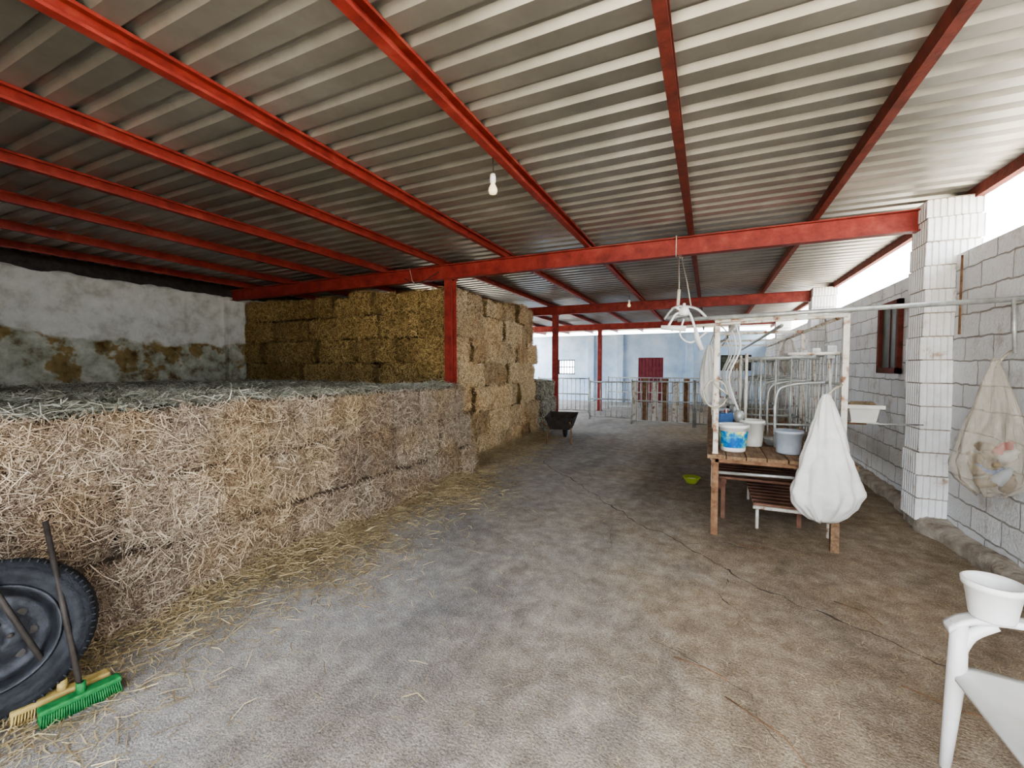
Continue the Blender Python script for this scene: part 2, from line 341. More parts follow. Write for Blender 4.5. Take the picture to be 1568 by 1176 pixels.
for lo,hi in [((y0,z0),(y1,z0+w)),((y0,z1-w),(y1,z1)),((y0,z0),(y0+w,z1)),((y1-w,z0),(y1,z1))]:
    m.box((XR-.05,lo[0],lo[1]),(XR+.02,hi[0],hi[1]),redd,bev=.004)
m.box((XR-.012,y0+w,z0+w),(XR,y1-w,z1-w),darkgl); m.box((XR-.02,(y0+y1)/2-.01,z0),(XR,(y0+y1)/2+.01,z1),redd)
m.obj('window_1')
m=MB(); m.box((-2.9,YB+.05,0),(-1.83,YB+.1,2.02),maroon)
for i in range(7): m.box((-2.88+i*.15,YB+.03,.03),(-2.75+i*.15,YB+.05,1.99),maroon,bev=.004)
m.box((-2.86,YB+.0,.4),(-1.87,YB+.03,.5),maroon);m.box((-2.86,YB,1.5),(-1.87,YB+.03,1.6),maroon)
m.box((-1.96,YB-.03,.98),(-1.92,YB,1.1),galv); m.obj('door_1')
# ---------------- hay
def bale(m,lo,hi,mt,amp=.03,res=.075):
    lo=Vector(lo);hi=Vector(hi);c=(lo+hi)/2;hs=(hi-lo)/2
    off=Vector((random.random()*50,random.random()*50,random.random()*50)); tn=random.random()
    for ax in range(3):
        a,b_=(ax+1)%3,(ax+2)%3
        na=max(2,int(2*hs[a]/res));nb=max(2,int(2*hs[b_]/res))
        for sg in (-1,1):
            vs=[]
            for i in range(na+1):
                for j in range(nb+1):
                    q=Vector((0,0,0)); q[ax]=sg; q[a]=2*i/na-1; q[b_]=2*j/nb-1
                    k=1-.04*((abs(q.x)**6+abs(q.y)**6+abs(q.z)**6)-1)/2*1.6
                    p=Vector((q.x*hs.x,q.y*hs.y,q.z*hs.z))*k
                    p+=noise.noise_vector((p+off)*5)*amp+noise.noise_vector((p+off)*16)*amp*.5
                    vs.append(c+p)
            fs=[]
            for i in range(na):
                for j in range(nb):
                    t=(i*(nb+1)+j,(i+1)*(nb+1)+j,(i+1)*(nb+1)+j+1,i*(nb+1)+j+1)
                    fs.append(t if sg>0 else t[::-1])
            m.add(vs,fs,mt,None,True); m.tint+=[tn]*len(fs)
def strands(name,P,Nn,L,W,tilt,mt,parent=None,zmin=.004,flat=False,tint=None):
    n=len(P); P=np.asarray(P,float); Nn=np.broadcast_to(np.asarray(Nn,float),(n,3))
    r=rng.normal(size=(n,3)); tg=r-(r*Nn).sum(1,keepdims=True)*Nn; tg/=np.linalg.norm(tg,axis=1,keepdims=True)
    d=tg+Nn*rng.normal(0,tilt,(n,1)); d/=np.linalg.norm(d,axis=1,keepdims=True)
    sd=np.cross(d,Nn)+rng.normal(0,.0 if flat else .45,(n,3)); sd/=np.linalg.norm(sd,axis=1,keepdims=True)
    Ls=rng.uniform(L[0],L[1],(n,1))*rng.uniform(.6,1,(n,1)); Ws=rng.uniform(W[0],W[1],(n,1))
    bend=rng.normal(0,.12,(n,1))*Ls*sd+rng.uniform(0,.06,(n,1))*Ls*Nn
    V=np.empty((n,6,3)); a=P-d*Ls/2;c=P+d*Ls/2;mid=P+bend
    V[:,0]=a-sd*Ws/2;V[:,1]=a+sd*Ws/2;V[:,2]=mid-sd*Ws/2;V[:,3]=mid+sd*Ws/2;V[:,4]=c-sd*Ws/3;V[:,5]=c+sd*Ws/3
    V[...,2]=np.maximum(V[...,2],zmin)
    F=np.array([[0,1,3,2],[2,3,5,4]]); idx=(F[None]+6*np.arange(n)[:,None,None]).reshape(-1)
    me=bpy.data.meshes.new(name); me.vertices.add(n*6); me.vertices.foreach_set('co',V.reshape(-1))
    me.loops.add(len(idx)); me.loops.foreach_set('vertex_index',idx.astype(np.int32))
    nf=2*n; me.polygons.add(nf); me.polygons.foreach_set('loop_start',(np.arange(nf)*4).astype(np.int32))
    me.update(calc_edges=True); me.materials.append(mt)
    at=me.attributes.new('tint','FLOAT','POINT')
    tv=np.full(n,.5) if tint is None else tint
    at.data.foreach_set('value',np.repeat(tv,6).astype(np.float32))
    o=bpy.data.objects.new(name,me); bpy.context.scene.collection.objects.link(o)
    if parent: o.parent=parent
    return o
U=rng.uniform
def on_bales(name,mb,n,cond,L,W,tilt,mt,parent,off=(0,.03)):
    V=np.array(mb.v); F=np.array(mb.f); Q=V[F]; tn=np.array(mb.tint)
    c=Q.mean(1); nr=np.cross(Q[:,2]-Q[:,0],Q[:,3]-Q[:,1]); ar=np.linalg.norm(nr,axis=1)/2; nr/=np.maximum(ar[:,None]*2,1e-9)
    k=cond(c,nr)&(ar<.05); c=c[k];nr=nr[k];Q=Q[k];ar=ar[k];tn=tn[k]
    i=rng.choice(len(c),n,p=ar/ar.sum()); u=U(0,1,(n,1));v=U(0,1,(n,1)); q=Q[i]
    P=q[:,0]*(1-u)*(1-v)+q[:,1]*u*(1-v)+q[:,2]*u*v+q[:,3]*(1-u)*v+nr[i]*U(off[0],off[1],(n,1))
    return strands(name,P,nr[i],L,W,tilt,mt,parent,tint=tn[i])
LS=empty('hay_bale_stack'); m=MB()
ly0,ly1=-1.1,5.5; HB=.435
for k in range(3):
    xf=-3.17-.08*k; y=ly0-(.03 if k%2 else 0)
    while y<ly1-.05:
        ln=random.uniform(.85,1.0) if (y>ly0 or k%2==0) else .6; e=min(y+ln,ly1+random.uniform(-.03,.03))
        if ly1-e<.3: e=ly1
        jx=random.uniform(-.035,.035)
        bale(m,(xf-.6+jx,y,k*HB),(xf+jx,e,(k+1)*HB+random.uniform(-.005,.02)),hb_low,.04); y=e-.02
x=-3.9
while x>XL+.3:
    w=.5 if x-XL>.85 else x-XL-.08
    y=ly0
    while y<ly1-.1:
        e=min(y+random.uniform(.9,1.05),5.52); bale(m,(x-w,y,.85),(x,e,1.29+random.uniform(-.04,.03)),hb_low,.035,.11); y=e
    x-=w
on_bales('front_straw',m,105000,lambda c,n:(n[:,0]>.35)&(c[:,0]>-3.7),(.05,.16),(.0028,.005),.3,hay_low,LS,(-.005,.035))
on_bales('loose_front_straw',m,9000,lambda c,n:(n[:,0]>.35)&(c[:,0]>-3.7),(.1,.24),(.003,.005),.5,hay_low,LS,(.02,.06))
on_bales('end_straw',m,5000,lambda c,n:(n[:,1]>.5)&(c[:,0]>-4.3)&(c[:,1]>5.3),(.05,.17),(.003,.006),.3,hay_low,LS)
on_bales('top_straw',m,60000,lambda c,n:(n[:,2]>.5)&(c[:,2]>1.15),(.08,.24),(.004,.008),.32,hay_top,LS,(-.005,.06))
m.box((XL+.1,ly0+.05,0),(-3.75,ly1-.05,.95),hb_low)
m.obj('bales',LS)
HS=empty('hay_bale_stack'); m=MB(); hx=-3.56; hy0,hy1=5.82,9.15; HT=2.93; nl=7; bh=HT/nl
for k in range(nl):
    y=hy0
    while y<hy1-.05:
        ln=.48 if (k%2==0) else .9
        ln*=random.uniform(.95,1.06); e=min(y+ln,hy1+random.uniform(-.12,.08))
        if hy1-e<.25: e=hy1+random.uniform(-.1,.1)
        jx=random.uniform(-.07,.05)-.02*k
        bale(m,(hx-.8+jx,y,k*bh),(hx+jx,e,(k+1)*bh-(.0 if k<nl-1 else random.uniform(0,.12))),hb_high,.035); y=e-.005
    if k>=2:
        x=hx-.8
        while x>XL+.2:
            ln=random.uniform(.85,1.0) if k%2 else random.uniform(.46,.52); e=max(x-ln,XL+.07)
            if e-XL<.3: e=XL+.07
            bale(m,(e,hy0+random.uniform(-.06,.08),k*bh+.008),(x-.01,hy0+.9,(k+1)*bh-(.008 if k<nl-1 else random.uniform(0,.1))),hb_high,.03,.08); x=e
on_bales('front_straw',m,42000,lambda c,n:(n[:,1]<-.5)&(c[:,1]<hy0+.14)&(c[:,2]>1.1),(.05,.14),(.004,.008),.25,hay_high,HS,(-.01,.022))
on_bales('front_low_straw',m,3000,lambda c,n:(n[:,1]<-.5)&(c[:,1]<hy0+.12)&(c[:,2]<1.2)&(c[:,0]>-4.4),(.05,.16),(.004,.008),.3,hay_high,HS)
on_bales('side_straw',m,60000,lambda c,n:(n[:,0]>.4)&(c[:,0]>hx-.35),(.05,.16),(.004,.008),.33,hay_side,HS,(-.008,.035))
on_bales('top_straw',m,9000,lambda c,n:(n[:,2]>.5)&(c[:,2]>HT-.3),(.08,.2),(.004,.008),.3,hay_high,HS)
on_bales('far_straw',m,7000,lambda c,n:(n[:,1]>.5)&(c[:,1]>hy1-.3),(.06,.18),(.004,.008),.3,hay_side,HS)
m.box((XL+.08,hy0+.2,0),(hx-.4,hy1-.15,HT-.15),hb_high)
m.obj('bales',HS)
PS=empty('hay_bale_stack'); m=MB()
for k in range(3):
    for j in range(2): bale(m,(-4.3,9.45+j*.5,k*.42),(-3.5-.05*k,9.93+j*.5,(k+1)*.42),hb_low)
on_bales('straw',m,10000,lambda c,n:(n[:,0]>.4)&(c[:,0]>-3.9)|(n[:,1]<-.5)|(n[:,2]>.5),(.06,.18),(.004,.008),.3,hay_top,PS)
m.obj('bales',PS)
n=42000; y=U(-1,9.3,n); k=rng.exponential(.24,n); x=np.where(y<5.6,-3.12,-3.5)+k-.12+.14*np.sin(y*3.1)*(y<5.5)+.06*np.sin(y*9)
zz=.006+np.clip(.18-k*.4,0,.18)*U(0,1,n)
strands('loose_straw',np.stack([x,y,zz],1),(0,0,1),(.05,.2),(.003,.006),.15,straw_floor)
n=14000; x=U(-2.6,1.85,n);y=U(.2,11,n); keep=(U(0,1,n)<np.clip((x+2.0)/3.4,.08,1)); x=x[keep];y=y[keep]
strands('straw_litter',np.stack([x,y,np.full(len(x),.006)],1),(0,0,1),(.012,.09),(.0015,.0032),.01,straw_floor,flat=True)
m=MB()
for (a,b_,c) in [((.1,2.25),(.32,2.1),(.42,1.92)),((1.2,3.0),(1.45,2.95),(1.6,2.9)),((.9,2.7),(1.1,2.6),(1.25,2.62)),((.25,4.3),(.4,4.25),(.5,4.3)),((.8,3.5),(.95,3.42),(1.0,3.3)),((-.15,2.45),(.0,2.42),(.12,2.38)),((.1,1.35),(.2,1.4),(.3,1.38))]:
    m.tube([(a[0],a[1],.01),(b_[0],b_[1],.014),(c[0],c[1],.008)],.003,rustp,5)
m.obj('dry_twigs')
def crack(m,cp,wd):
    pts=[]
    for i in range(len(cp)-1):
        for s in range(12):
            t=s/12; x=cp[i][0]*(1-t)+cp[i+1][0]*t; y=cp[i][1]*(1-t)+cp[i+1][1]*t
            pts.append((x+.07*fbm((x,y,0),3)+.02*fbm((x,y,4),14),y+.07*fbm((x,y,9),3)+.02*fbm((x,y,2),14)))
    vs=[];fs=[]
    for i,(x,y) in enumerate(pts):
        w=wd*(.3+2*abs(fbm((x,y,7),5))); vs+=[(x-w*.6,y-w,.0015),(x+w*.6,y+w,.0015)]
    for i in range(len(pts)-1): fs.append((2*i,2*i+1,2*i+3,2*i+2))
    m.add(vs,fs,crackm)
m=MB(); crack(m,[(-2.6,7.0),(-2.42,6.58),(-1.95,6.05),(-1.55,5.59),(-1.1,5.0),(-.67,4.53),(-.13,4.09),(.203,3.66),(.42,3.5),(.664,3.316),(1.045,3.11),(1.5,2.9),(1.8,2.8)],.006)
crack(m,[(-.13,4.09),(.1,4.3),(.3,4.25),(.6,4.3)],.004); crack(m,[(-1.55,5.59),(-1.5,5.9),(-1.6,6.5)],.005); crack(m,[(-.3,2.6),(.0,2.45),(.2,2.3),(.35,2.05)],.003)
crack(m,[(-.67,4.53),(-.9,4.2),(-.8,3.8),(-1.1,3.4)],.003); crack(m,[(.2,3.66),(.1,3.3),(.3,2.9)],.003); m.obj('floor_crack')
# ---------------- milking stand
MS=empty('milking_stand',(0,0,0)); m=MB()
X0,X1,Y0,Y1=.07,1.05,4.48,9.9
for i,y in enumerate((Y0,6.3,8.1,Y1)):
    for x in (X0,X1):
        if i==0 and x==X0:
            m.box((x-.022,y-.022,.78),(x+.022,y+.022,2.05),whitep); m.box((x-.03,y-.02,0),(x+.03,y+.02,.8),rustp)
        elif i==0: m.box((x-.022,y-.022,.74),(x+.022,y+.022,2.05),whitep); m.box((x-.07,y-.03,0),(x-.01,y+.03,.78),wood)
        else: m.box((x-.02,y-.02,0),(x+.02,y+.02,2.05 if i<3 else 1.9),whitep)
    m.box((X0,y-.018,2.02),(X1,y+.018,2.055),whitep)
    m.box((X0,y-.02,.7),(X1,y+.02,.735),rustp)
for x in (X0,X1):
    m.tube([(x,Y0,2.04),(x,Y1,2.0)],.018,whitep)
    m.box((x-.02,Y0,.68),(x+.02,Y1,.735),whitep)
m.tube([(X0,Y0,.6),(X1,Y0,.62)],.014,galv)
m.obj('frame',MS); m=MB()
for i in range(7):
    x=X0-.07+i*.165; m.box((x,Y0-.06+random.uniform(-.02,.02),.74),(x+.158,Y1,.775+random.uniform(-.004,.004)),wood,bev=.004)
m.obj('platform',MS); m=MB()
for z in (1.72,.95,1.45): m.tube([(X1,Y0,z),(X1,Y1,z)],.015,galv)
m.tube([(X1-.4,Y0+.1,1.72),(X1,Y0+.1,1.72)],.014,whitep)
y=Y0+.12;k=0
while y<Y1:
    m.tube([(X1,y,.78),(X1,y,1.72)],.009,galv,6)
    if k%4==1: m.tube([(X1-.01,y,.9),(X1-.03,y+.14,1.78)],.011,whitep,6); m.box((X1-.05,y+.08,1.68),(X1+.02,y+.2,1.8),galv)
    if k%4==3: m.tube(smooth([(X1-.42,y,.78),(X1-.42,y,1.3),(X1-.3,y,1.42),(X1,y,1.45)],4),.014,galv,8)
    y+=.16;k+=1
for yy in (5.4,6.35,7.25,8.15,9.1):
    for z in (.98,1.7): m.tube([(.38,yy,z),(X1,yy,z)],.013,galv)
    for i in range(5): m.tube([(.38+i*.14,yy,.78),(.38+i*.14,yy,1.7)],.009,galv,6)
    m.tube([(.38,yy,.78),(.38,yy,1.75)],.016,whitep)
for z in (1.0,1.35): m.tube([(X0,6.3,z),(X0,Y1,z)],.013,whitep)
y=6.4
while y<Y1: m.tube([(X0,y,.78),(X0,y,1.35)],.009,galv,6); y+=.3
m.obj('stanchions',MS)
m=MB(); m.tube([(-.28,4.42,2.05),(2.09,4.42,2.1)],.02,galv,10)
m.tube([(-.2,4.44,1.99),(1.05,4.44,2.03)],.013,whitep)
m.tube([(2.02,4.4,2.1),(2.03,4.38,1.7)],.013,galv)
for yy in (5.1,5.9,6.9,7.8):
    m.tube(smooth([(.25,yy,2.05),(.30,yy+.03,1.8),(.2,yy+.05,1.5),(.26,yy+.1,1.25),(.3,yy,1.12)],5),.011,plw,6)
    m.lathe([(.02,-.06),(.05,-.04),(.055,.03),(.03,.06),(.0,.07)],galv,12,T(.3,yy,1.08))
    for dx in (-.04,.04): m.tube([(.3+dx,yy,1.05),(.3+dx*1.6,yy,.9)],[.012,.018],cable,8)
m.tube([(.25,4.6,2.08),(.25,9.8,2.06)],.022,plw); m.tube([(.6,4.6,1.98),(.6,9.8,1.95)],.016,galv)
m.tube(smooth([(X0,Y0,2.05),(X0-.02,6.5,2.25),(X0+.2,7.6,2.1),(X0,9,2.0)],5),.01,ropem,6)
m.lathe([(0,0),(.06,0),(.07,.03),(.07,.14),(.04,.18),(0,.18)],galv,18,T(.3,6.5,2.06)); m.lathe([(0,0),(.05,0),(.05,.12),(.03,.15),(0,.15)],plw,18,T(.1,7.1,2.06))
# coiled hose on the left post, chain
for j in range(4): m.tube([(X0-.03,Y0-.03-.012*j+.0,1.45)]+[(X0-.01+.1*math.cos(t),Y0-.035-.01*j,1.35+.13*math.sin(t)) for t in [2*math.pi*i/18 for i in range(18)]],.007,ropem,5)
m.obj('milk_line',MS)
m=MB(); m.tube([(X1,5.2,1.05),(1.4,5.2,1.05)],.012,rustp); m.tube([(1.4,5.2,1.05),(1.86,5.3,1.05)],.006,galv)
M=T(1.36,5.2,1.065,s=.72)
m.box((-.15,-.13,0),(.15,.13,.012),creamp,M)
vs=[(-.13,-.1,0),(.13,-.1,0),(.13,.1,0),(-.13,.1,0),(-.17,-.13,.24),(.17,-.13,.24),(.17,.13,.24),(-.17,.13,.24),(-.21,-.16,.24),(.21,-.16,.24),(.21,.16,.24),(-.21,.16,.24),(-.21,-.16,.19),(.21,-.16,.19),(.21,.16,.19),(-.21,.16,.19)]
fs=[(0,1,5,4),(1,2,6,5),(2,3,7,6),(3,0,4,7),(0,3,2,1),(4,5,9,8),(5,6,10,9),(6,7,11,10),(7,4,8,11),(8,9,13,12),(9,10,14,13),(10,11,15,14),(11,8,12,15)]
m.add(vs,fs,creamp,M)
for a in range(5): m.lathe([(0,0),(.05,.01),(.055,.05),(.02,.09),(0,.09)],brownp,10,M@T(-.1+.05*a,.0,.19))
m.obj('plastic_basin')
m=MB()
for i in range(9):
    y=4.78+i*.13; m.box((.42,y,.24),(1.08,y+.085,.265),slatw,bev=.004)
for x in (.46,1.04):
    for y in (4.82,5.85): m.tube([(x,y,0),(x,y,.24)],.015,whitep)
    m.tube([(x,4.8,.225),(x,5.9,.225)],.015,whitep)
m.tube([(.42,4.79,.22),(1.08,4.79,.22)],.018,whitep)
m.obj('slatted_step')
m=MB()
for i in range(9):
    y=5.0+i*.14; m.box((.12,y,.42),(.9,y+.09,.445),slatw,bev=.004)
for x in (.14,.8): m.box((x,5.0,.37),(x+.05,6.25,.42),slatw)
for x in (.14,.82):
    for y in (5.0,6.2): m.box((x,y,0),(x+.04,y+.04,.37),slatw)
m.obj('slatted_pallet')
def bucket(name,x,y,z,r,h,mt,label=None,handle=True):
    m=MB(); M=T(x,y,z)
    m.lathe([(0,0),(r*.8,0),(r*.82,.01),(r*.97,h*.88),(r*1.04,h*.88),(r*1.05,h*.95),(r*1.02,h),(r*.96,h),(r*.78,.02),(0,.02)],mt,28,M)
    if label: m.lathe([(r*.845,h*.15),(r*.955,h*.76)],label,28,M@Matrix.Scale(1.012,4,(1,0,0))@Matrix.Scale(1.012,4,(0,1,0)))
    if handle: m.tube([M@Vector((r*1.05*math.cos(t),-.0-.3*r*math.sin(t),h*.9+ -.5*r*math.sin(t))) for t in [math.pi*i/12 for i in range(13)]],.003,galv,6)
    return m.obj(name)
bucket('plastic_bucket',.23,4.72,.78,.135,.26,plw,bluel)
bucket('plastic_bucket',.42,5.1,.78,.12,.27,creamp)
bucket('plastic_bucket',.7,4.78,.78,.12,.22,bluep)
bucket('plastic_bucket',.22,6.4,.78,.12,.26,bluep)
bucket('plastic_bucket',.22,7.2,.78,.12,.26,plw)
m=MB()
for (x,y) in ((.2,5.75),(.22,8.4)):
    m.box((x-.08,y-.12,.78),(x+.08,y+.12,1.05),blues if y<6 else plw,bev=.02); m.lathe([(.025,0),(.025,.03),(0,.03)],redpl,12,T(x,y+.06,1.05)); m.tube(smooth([(x,y-.08,1.05),(x,y-.06,1.09),(x,y,1.09),(x,y+.02,1.05)],4),.01,plw,6)
m.obj('jerry_cans')
def bowl(x,y,z,mt,s=1):
    m=MB(); m.lathe([(0,0),(.06,0),(.11,.08),(.118,.085),(.112,.09),(.055,.01),(0,.01)],mt,28,T(x,y,z,s=s)); m.lathe([(.0,.012),(.056,.012),(.085,.05)],plw,24,T(x,y,z+.004,s=s)); m.obj('feed_bowl')
bowl(-.19,6.35,0,lime); bowl(.62,5.2,.78,galv,.9)
def sack(c,top,bot,prof,ell,mt,fold=.07,lean=0,seed=0,lob=.12):
    m=MB(); n=72; L=52; vs=[];fs=[]
    for i in range(L+1):
        t=i/L; z=top+(bot-top)*t
        r=np.interp(t,[p[0] for p in prof],[p[1] for p in prof])
        for k in range(n):
            a=2*math.pi*k/n
            f=1+fold*math.sin(5*a+seed+2*t)*(1-t*.3)+fold*.9*math.sin(11*a-3*t+seed)*(1-t*.4)+lob*fbm((math.cos(a),math.sin(a)+seed,t*2),1.8)
            vs.append((c[0]+lean*math.sin(t*3)+r*f*math.cos(a),c[1]+r*ell*f*math.sin(a),z+.03*fbm((math.cos(a)*2,math.sin(a)*2,seed),2)*(t>.8)))
    for i in range(L):
        for k in range(n): fs.append((i*n+k,(i+1)*n+k,(i+1)*n+(k+1)%n,i*n+(k+1)%n))
    fs.append(tuple(range(n))); fs.append(tuple(L*n+k for k in range(n))[::-1])
    m.add(vs,fs,mt,None,True); return m
m=sack((.87,4.22),1.38,.33,[(0,.02),(.06,.045),(.25,.1),(.45,.15),(.62,.205),(.76,.24),(.86,.215),(.94,.15),(.98,.1),(1,.03)],.62,sackm,lean=.015,seed=1,lob=.2,fold=.085)
m.tube([(.87,4.22,1.36),(.96,4.38,1.42),(1.03,4.46,1.45)],.008,ropem); m.obj('woven_sack')
m=sack((1.86,4.22),1.66,.68,[(0,.02),(.07,.03),(.12,.05),(.35,.11),(.6,.17),(.78,.2),(.9,.17),(1,.07)],.75,bagm,fold=.09,seed=3)
m.tube([(1.86,4.22,1.6),(1.95,4.32,1.68),(2.02,4.4,1.72)],.007,ropem)
cols=[brownp,brownp,bluep,brownp,brownp,blues,brownp,brownp,creamp,brownp,redpl,brownp]
for i,mt in enumerate(cols):
    z=.76+i*.026; a=i*2.4; rr=.08*(1-i/24)
    m.lathe([(0,0),(.036,0),(.038,.09),(.018,.12),(.018,.14),(0,.14)],mt,14,T(1.86+rr*math.cos(a),4.22+rr*.6*math.sin(a),z-.04,30+37*i%70,25*math.sin(i*3),50*i))
m.obj('plastic_bag')
m=sack((.0,6.5),1.9,1.1,[(0,.02),(.1,.05),(.5,.11),(.8,.12),(1,.05)],.8,sackm,fold=.14,seed=6)
m.tube([(0,6.5,1.88),(.05,6.5,2.04)],.006,ropem); m.obj('hanging_bag')
m=sack((1.0,7.0),2.0,1.5,[(0,.02),(.1,.05),(.5,.1),(.8,.12),(1,.05)],.8,bagm,fold=.14,seed=9); m.obj('hanging_bag')
m=MB()
m.lathe([(0,-.04),(.04,-.035),(.05,0),(.035,.04),(.015,.05),(.012,.08),(0,.08)],plw,18,T(-.22,4.36,2.12))
for a,b_ in (((-.22,4.36,2.1),(-.36,4.34,1.98)),((-.22,4.36,2.1),(-.12,4.34,1.95)),((-.24,4.36,2.12),(-.33,4.4,2.16))):
    mid=((a[0]+b_[0])/2,a[1]-.02,max(a[2],b_[2])+.0)
    m.tube(smooth([a,mid,b_],4),.011,plw,8)
m.tube([(-.42,4.34,1.98),(-.2,4.34,1.96)],[.022,.028],plw,10); m.tube([(-.12,4.34,1.96),(-.1,4.36,1.86),(-.06,4.38,1.76)],[.016,.024,.02],plw,10)
m.tube([(-.38,4.46,2.08),(-.2,4.46,2.1)],[.025,.03],galv,10)
m.tube(smooth([(-.4,4.42,2.06),(-.3,4.4,2.17),(-.12,4.4,2.15),(-.02,4.42,2.05)],4),.014,galv)
m.tube(smooth([(-.22,4.36,2.05),(-.25,4.34,1.9),(-.15,4.36,1.83),(-.02,4.4,1.93)],5),.009,plw,6)
m.tube([(-.35,5.57,2.95),(-.3,4.9,2.5),(-.27,4.42,2.16)],.006,ropem,6); m.tube([(-.33,5.57,2.95),(-.22,4.9,2.48),(-.16,4.42,2.16)],.006,ropem,6)
m.tube([(-.27,4.42,2.34),(-.28,4.42,2.14)],.016,ropem,6)
m.tube([(-.38,5.57,2.93),(-.38,5.57,3.18),(-.32,5.7,3.18),(-.32,5.7,2.93),(-.36,5.56,2.93)],.007,ropem,6)
m.obj('milking_cluster')
# ---------------- chair
m=MB(); MC=T(1.14,1.97,0,0,0,-90)
def slab(m,fn,nu,nv,th,mt):
    a=[Vector(fn(i/nu,j/nv)) for i in range(nu+1) for j in range(nv+1)]; b_=[p-Vector((0,0,th)) for p in a]; o=len(a)
    q=lambda i,j:i*(nv+1)+j; fs=[]
    for i in range(nu):
        for j in range(nv): fs+=[(q(i,j),q(i+1,j),q(i+1,j+1),q(i,j+1)),(o+q(i,j+1),o+q(i+1,j+1),o+q(i+1,j),o+q(i,j))]
    for i in range(nu): fs+=[(q(i,0),o+q(i,0),o+q(i+1,0),q(i+1,0)),(q(i,nv),q(i+1,nv),o+q(i+1,nv),o+q(i,nv))]
    for j in range(nv): fs+=[(q(0,j),q(0,j+1),o+q(0,j+1),o+q(0,j)),(q(nu,j),o+q(nu,j),o+q(nu,j+1),q(nu,j+1))]
    m.add(a+b_,fs,mt,MC,True)
slab(m,lambda u,v:((u-.5)*(.5-.06*v),-.25+.47*v,.435-.015*math.sin(math.pi*u)*math.sin(math.pi*v)-.04*(max(0,(.14-v)/.14))**2-.01*v),16,20,.014,plw)
for sx in (-1,1):
    m.tube([(sx*.24,-.235,.6),(sx*.245,-.235,.42),(sx*.25,-.245,.2),(sx*.255,-.255,0)],[.026,.03,.024,.018],plw,12,MC)
    m.tube([(sx*.2,.2,.43),(sx*.215,.24,.2),(sx*.23,.27,0)],[.032,.026,.02],plw,10,MC)
    slab(m,lambda u,v,sx=sx:(sx*(.235-.0*v),-.24+.44*u,.425-.035*v),6,2,.008,plw)
    def arm(u,v,sx=sx):
        y=-.27+.5*u; return (sx*.25+(v-.5)*.06,y,.62+.03*math.sin(math.pi*min(1,u*1.2))-.035*max(0,(.1-u)/.1))
    slab(m,arm,14,4,.022,plw)
    m.tube(smooth([(sx*.24,-.235,.48),(sx*.245,-.2,.56),(sx*.25,-.13,.615)],4),.022,plw,8,MC)
    m.tube([(sx*.25,.2,.62),(sx*.22,.26,.7)],[.025,.02],plw,8,MC)
m.tube(smooth([(-.22,.2,.43),(-.225,.25,.65),(-.2,.29,.82),(-.1,.31,.86),(.1,.31,.86),(.2,.29,.82),(.225,.25,.65),(.22,.2,.43)],4),.02,plw,8,MC)
for i in range(5):
    x=-.14+.07*i; m.box((x-.018,0,0),(x+.018,.008,.42),plw,MC@T(0,.2,.43,-14,0,0))
m.obj('plastic_chair')
m=MB(); m.lathe([(0,0),(.062,0),(.065,.008),(.08,.115),(.088,.118),(.09,.14),(.083,.144),(.077,.12),(.058,.012),(0,.012)],plw,30,T(1.0,2.22,.642)); m.obj('plastic_pot')
# ---------------- tyre
m=MB()
ax=Vector((.86,-.42,.3)).normalized(); q=ax.to_track_quat('Z','Y').to_matrix().to_4x4()
M=Matrix.Translation((-2.97,.75,.35))@q
Ro,W=.345,.1
m.lathe([(.225,-.075),(.25,-W+.01),(.29,-W),(.315,-.088),(Ro-.006,-.07),(Ro,-.045),(Ro,-.03),(Ro-.01,-.028),(Ro-.01,-.02),(Ro,-.018),(Ro,.018),(Ro-.01,.02),(Ro-.01,.028),(Ro,.03),(Ro,.045),(Ro-.006,.07),(.315,.088),(.308,.09),(.304,.096),(.29,W),(.272,W+.001),(.268,.096),(.25,W-.01),(.225,.075)],blk,72,M)
m.lathe([(.23,-.08),(.22,-.06),(.2,-.03),(.2,.03),(.22,.06),(.235,.085),(.225,.088),(.205,.06),(.19,.03),(.17,.0),(.12,.03),(.07,.05),(.035,.05),(.03,.03),(0,.03)],steelw,48,M)
for k in range(72):
    a=360*k/72
    for s in (-1,1): m.box((Ro-.014,-.003,s*.062-.014),(Ro+.0005,.003,s*.062+.014),blk,M@Matrix.Rotation(R(a),4,'Z'))
for k in range(5): m.lathe([(0,.055),(.011,.055),(.012,.03)],cable,8,M@Matrix.Rotation(R(72*k),4,'Z')@T(.06,0,.005))
for k in range(8): m.lathe([(0,.032),(.018,.03)],cable,10,M@Matrix.Rotation(R(45*k),4,'Z')@T(.125,0,.0))
m.obj('car_wheel')
def broom(name,cx,cy,ang,top,bm_,hm,L=.34):
    m=MB(); M=T(cx,cy,0,0,0,ang)
    m.box((-L/2,-.03,.05),(L/2,.03,.075),hm,M,bev=.008)
    for i in range(34):
        for j in range(6):
            x=-L/2+.01+i*(L-.02)/33; y=-.024+j*.0096
            m.tube([M@Vector((x,y,.055)),M@Vector((x*1.06,y*1.5+random.uniform(-.004,.004),.001))],.0035,bm_,4)
    m.tube([M@Vector((0,0,.07)),top],.012,cable,8); m.lathe([(.014,0),(.02,.0),(.018,.05),(.013,.05)],hm,10,M@T(0,0,.07)); m.obj(name)
broom('push_broom',-2.66,.93,80,(-2.96,.93,.84),green,green,.28)
broom('push_broom',-2.76,.90,78,(-3.0,.66,.88),yel,yel,.33)
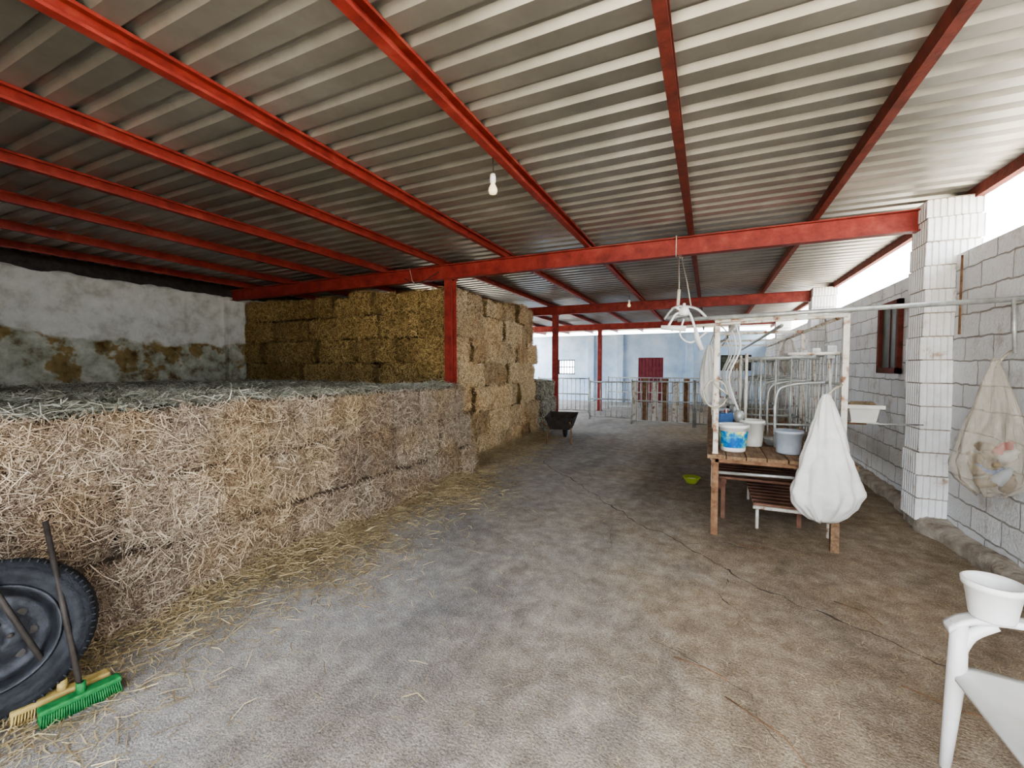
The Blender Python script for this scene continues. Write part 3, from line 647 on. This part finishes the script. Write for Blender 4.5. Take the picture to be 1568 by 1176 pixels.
def bulb(x,y,z0,z1):
    m=MB(); m.tube([(x,y,z0),(x+.004,y,(z0+z1)/2),(x,y,z1+.1)],.004,cable,6)
    m.lathe([(.0,.11),(.018,.11),(.022,.09),(.022,.05),(.017,.045)],plw,14,T(x,y,z1)); m.lathe([(.015,.05),(.017,.035),(.032,.005),(.034,-.015),(.026,-.036),(.0,-.045)],bulbm,20,T(x,y,z1)); m.obj('light_bulb')
bulb(-1.5,2.92,3.17,2.94); bulb(-1.6,9.6,3.17,2.95)
m=MB(); m.tube(smooth([(-4.4,5.5,3.0),(-4.2,5.48,2.9),(-4.0,5.48,2.93),(-3.75,5.5,3.05)],4),.006,cable,6); m.tube([(-4.3,5.5,3.15),(-4.25,5.5,2.95),(-4.15,5.48,2.86)],.005,ropem,6); m.obj('cable')
def gate(name,x0,x1,y,h,ang=0,vert=10,boards=None,mt=galv):
    m=MB(); M=T(x0,y,0,0,0,ang); L=x1-x0; z0=.1
    for z in (z0,h*.55,h): m.tube([M@Vector((0,0,z)),M@Vector((L,0,z))],.02,mt)
    for x in (0,L): m.tube([M@Vector((x,0,0)),M@Vector((x,0,h+.05))],.025,mt)
    for i in range(1,vert): m.tube([M@Vector((L*i/vert,0,z0)),M@Vector((L*i/vert,0,h))],.012,mt,6)
    if boards:
        for i in range(6): m.box((L*i/6+.02,.02,z0),(L*i/6+.02+L*.09,.045,h+.08*(i%2)),boards[i%2],M)
    m.obj(name)
gate('metal_gate',-3.3,-2.0,12.9,1.15,0,8)
gate('metal_gate',-1.95,-.35,12.3,1.2,0,12,(whitep,rustp))
gate('metal_gate',-5.6,-3.75,14.5,1.2,0,12)
gate('metal_gate',-.3,.1,12.3,1.2,0,4)
gate('metal_gate',-3.5,-.2,16.5,1.2,0,22)
gate('metal_gate',.25,2.0,11.4,1.3,0,12,None,galv)
m=MB(); M=T(-2.85,8.75,0,0,0,100)
vs=[(-.3,-.2,.3),(.25,-.22,.3),(.25,.22,.3),(-.3,.2,.3),(-.42,-.3,.56),(.42,-.32,.6),(.42,.32,.6),(-.42,.3,.56)]
m.add(vs,[(0,3,2,1),(0,1,5,4),(1,2,6,5),(2,3,7,6),(3,0,4,7)],cable,M)
for s in (-1,1):
    m.tube([(.6,s*.05,.2),(.2,s*.2,.28),(-.4,s*.26,.38),(-.85,s*.28,.52)],.016,rustp,8,M); m.tube([(-.3,s*.24,.34),(-.35,s*.26,0)],.014,rustp,8,M)
m.lathe([(.12,-.03),(.17,-.035),(.2,-.02),(.2,.02),(.17,.035),(.12,.03),(.05,.02),(0,.03)],blk,24,M@T(.6,0,.2,90,0,0)); m.lathe([(0,-.03),(.05,-.02),(.12,-.03)],rustp,20,M@T(.6,0,.2,90,0,0))
m.obj('wheelbarrow')
# ---------------- light & camera
w=bpy.data.worlds.new('sky'); bpy.context.scene.world=w; w.use_nodes=True; nt=w.node_tree
bg=nt.nodes['Background']; bg.inputs[0].default_value=(.87,.935,1.0,1); bg.inputs[1].default_value=5.5
sl=bpy.data.lights.new('sun','SUN'); sl.energy=14; sl.angle=R(.6); sl.color=(1,.96,.9)
so=bpy.data.objects.new('sun',sl); bpy.context.scene.collection.objects.link(so); so.rotation_euler=(0,R(17),0)
cam=bpy.data.cameras.new('camera'); cam.sensor_width=36; cam.lens=15.04; cam.clip_start=.05
c=bpy.data.objects.new('camera',cam); bpy.context.scene.collection.objects.link(c); c.location=(0,0,1.6); c.rotation_euler=(R(90-2.27),0,R(24.68))
bpy.context.scene.camera=c
bpy.context.scene.view_settings.view_transform='AgX'
bpy.context.scene.view_settings.look='AgX - Medium High Contrast'
bpy.context.scene.view_settings.exposure=.95
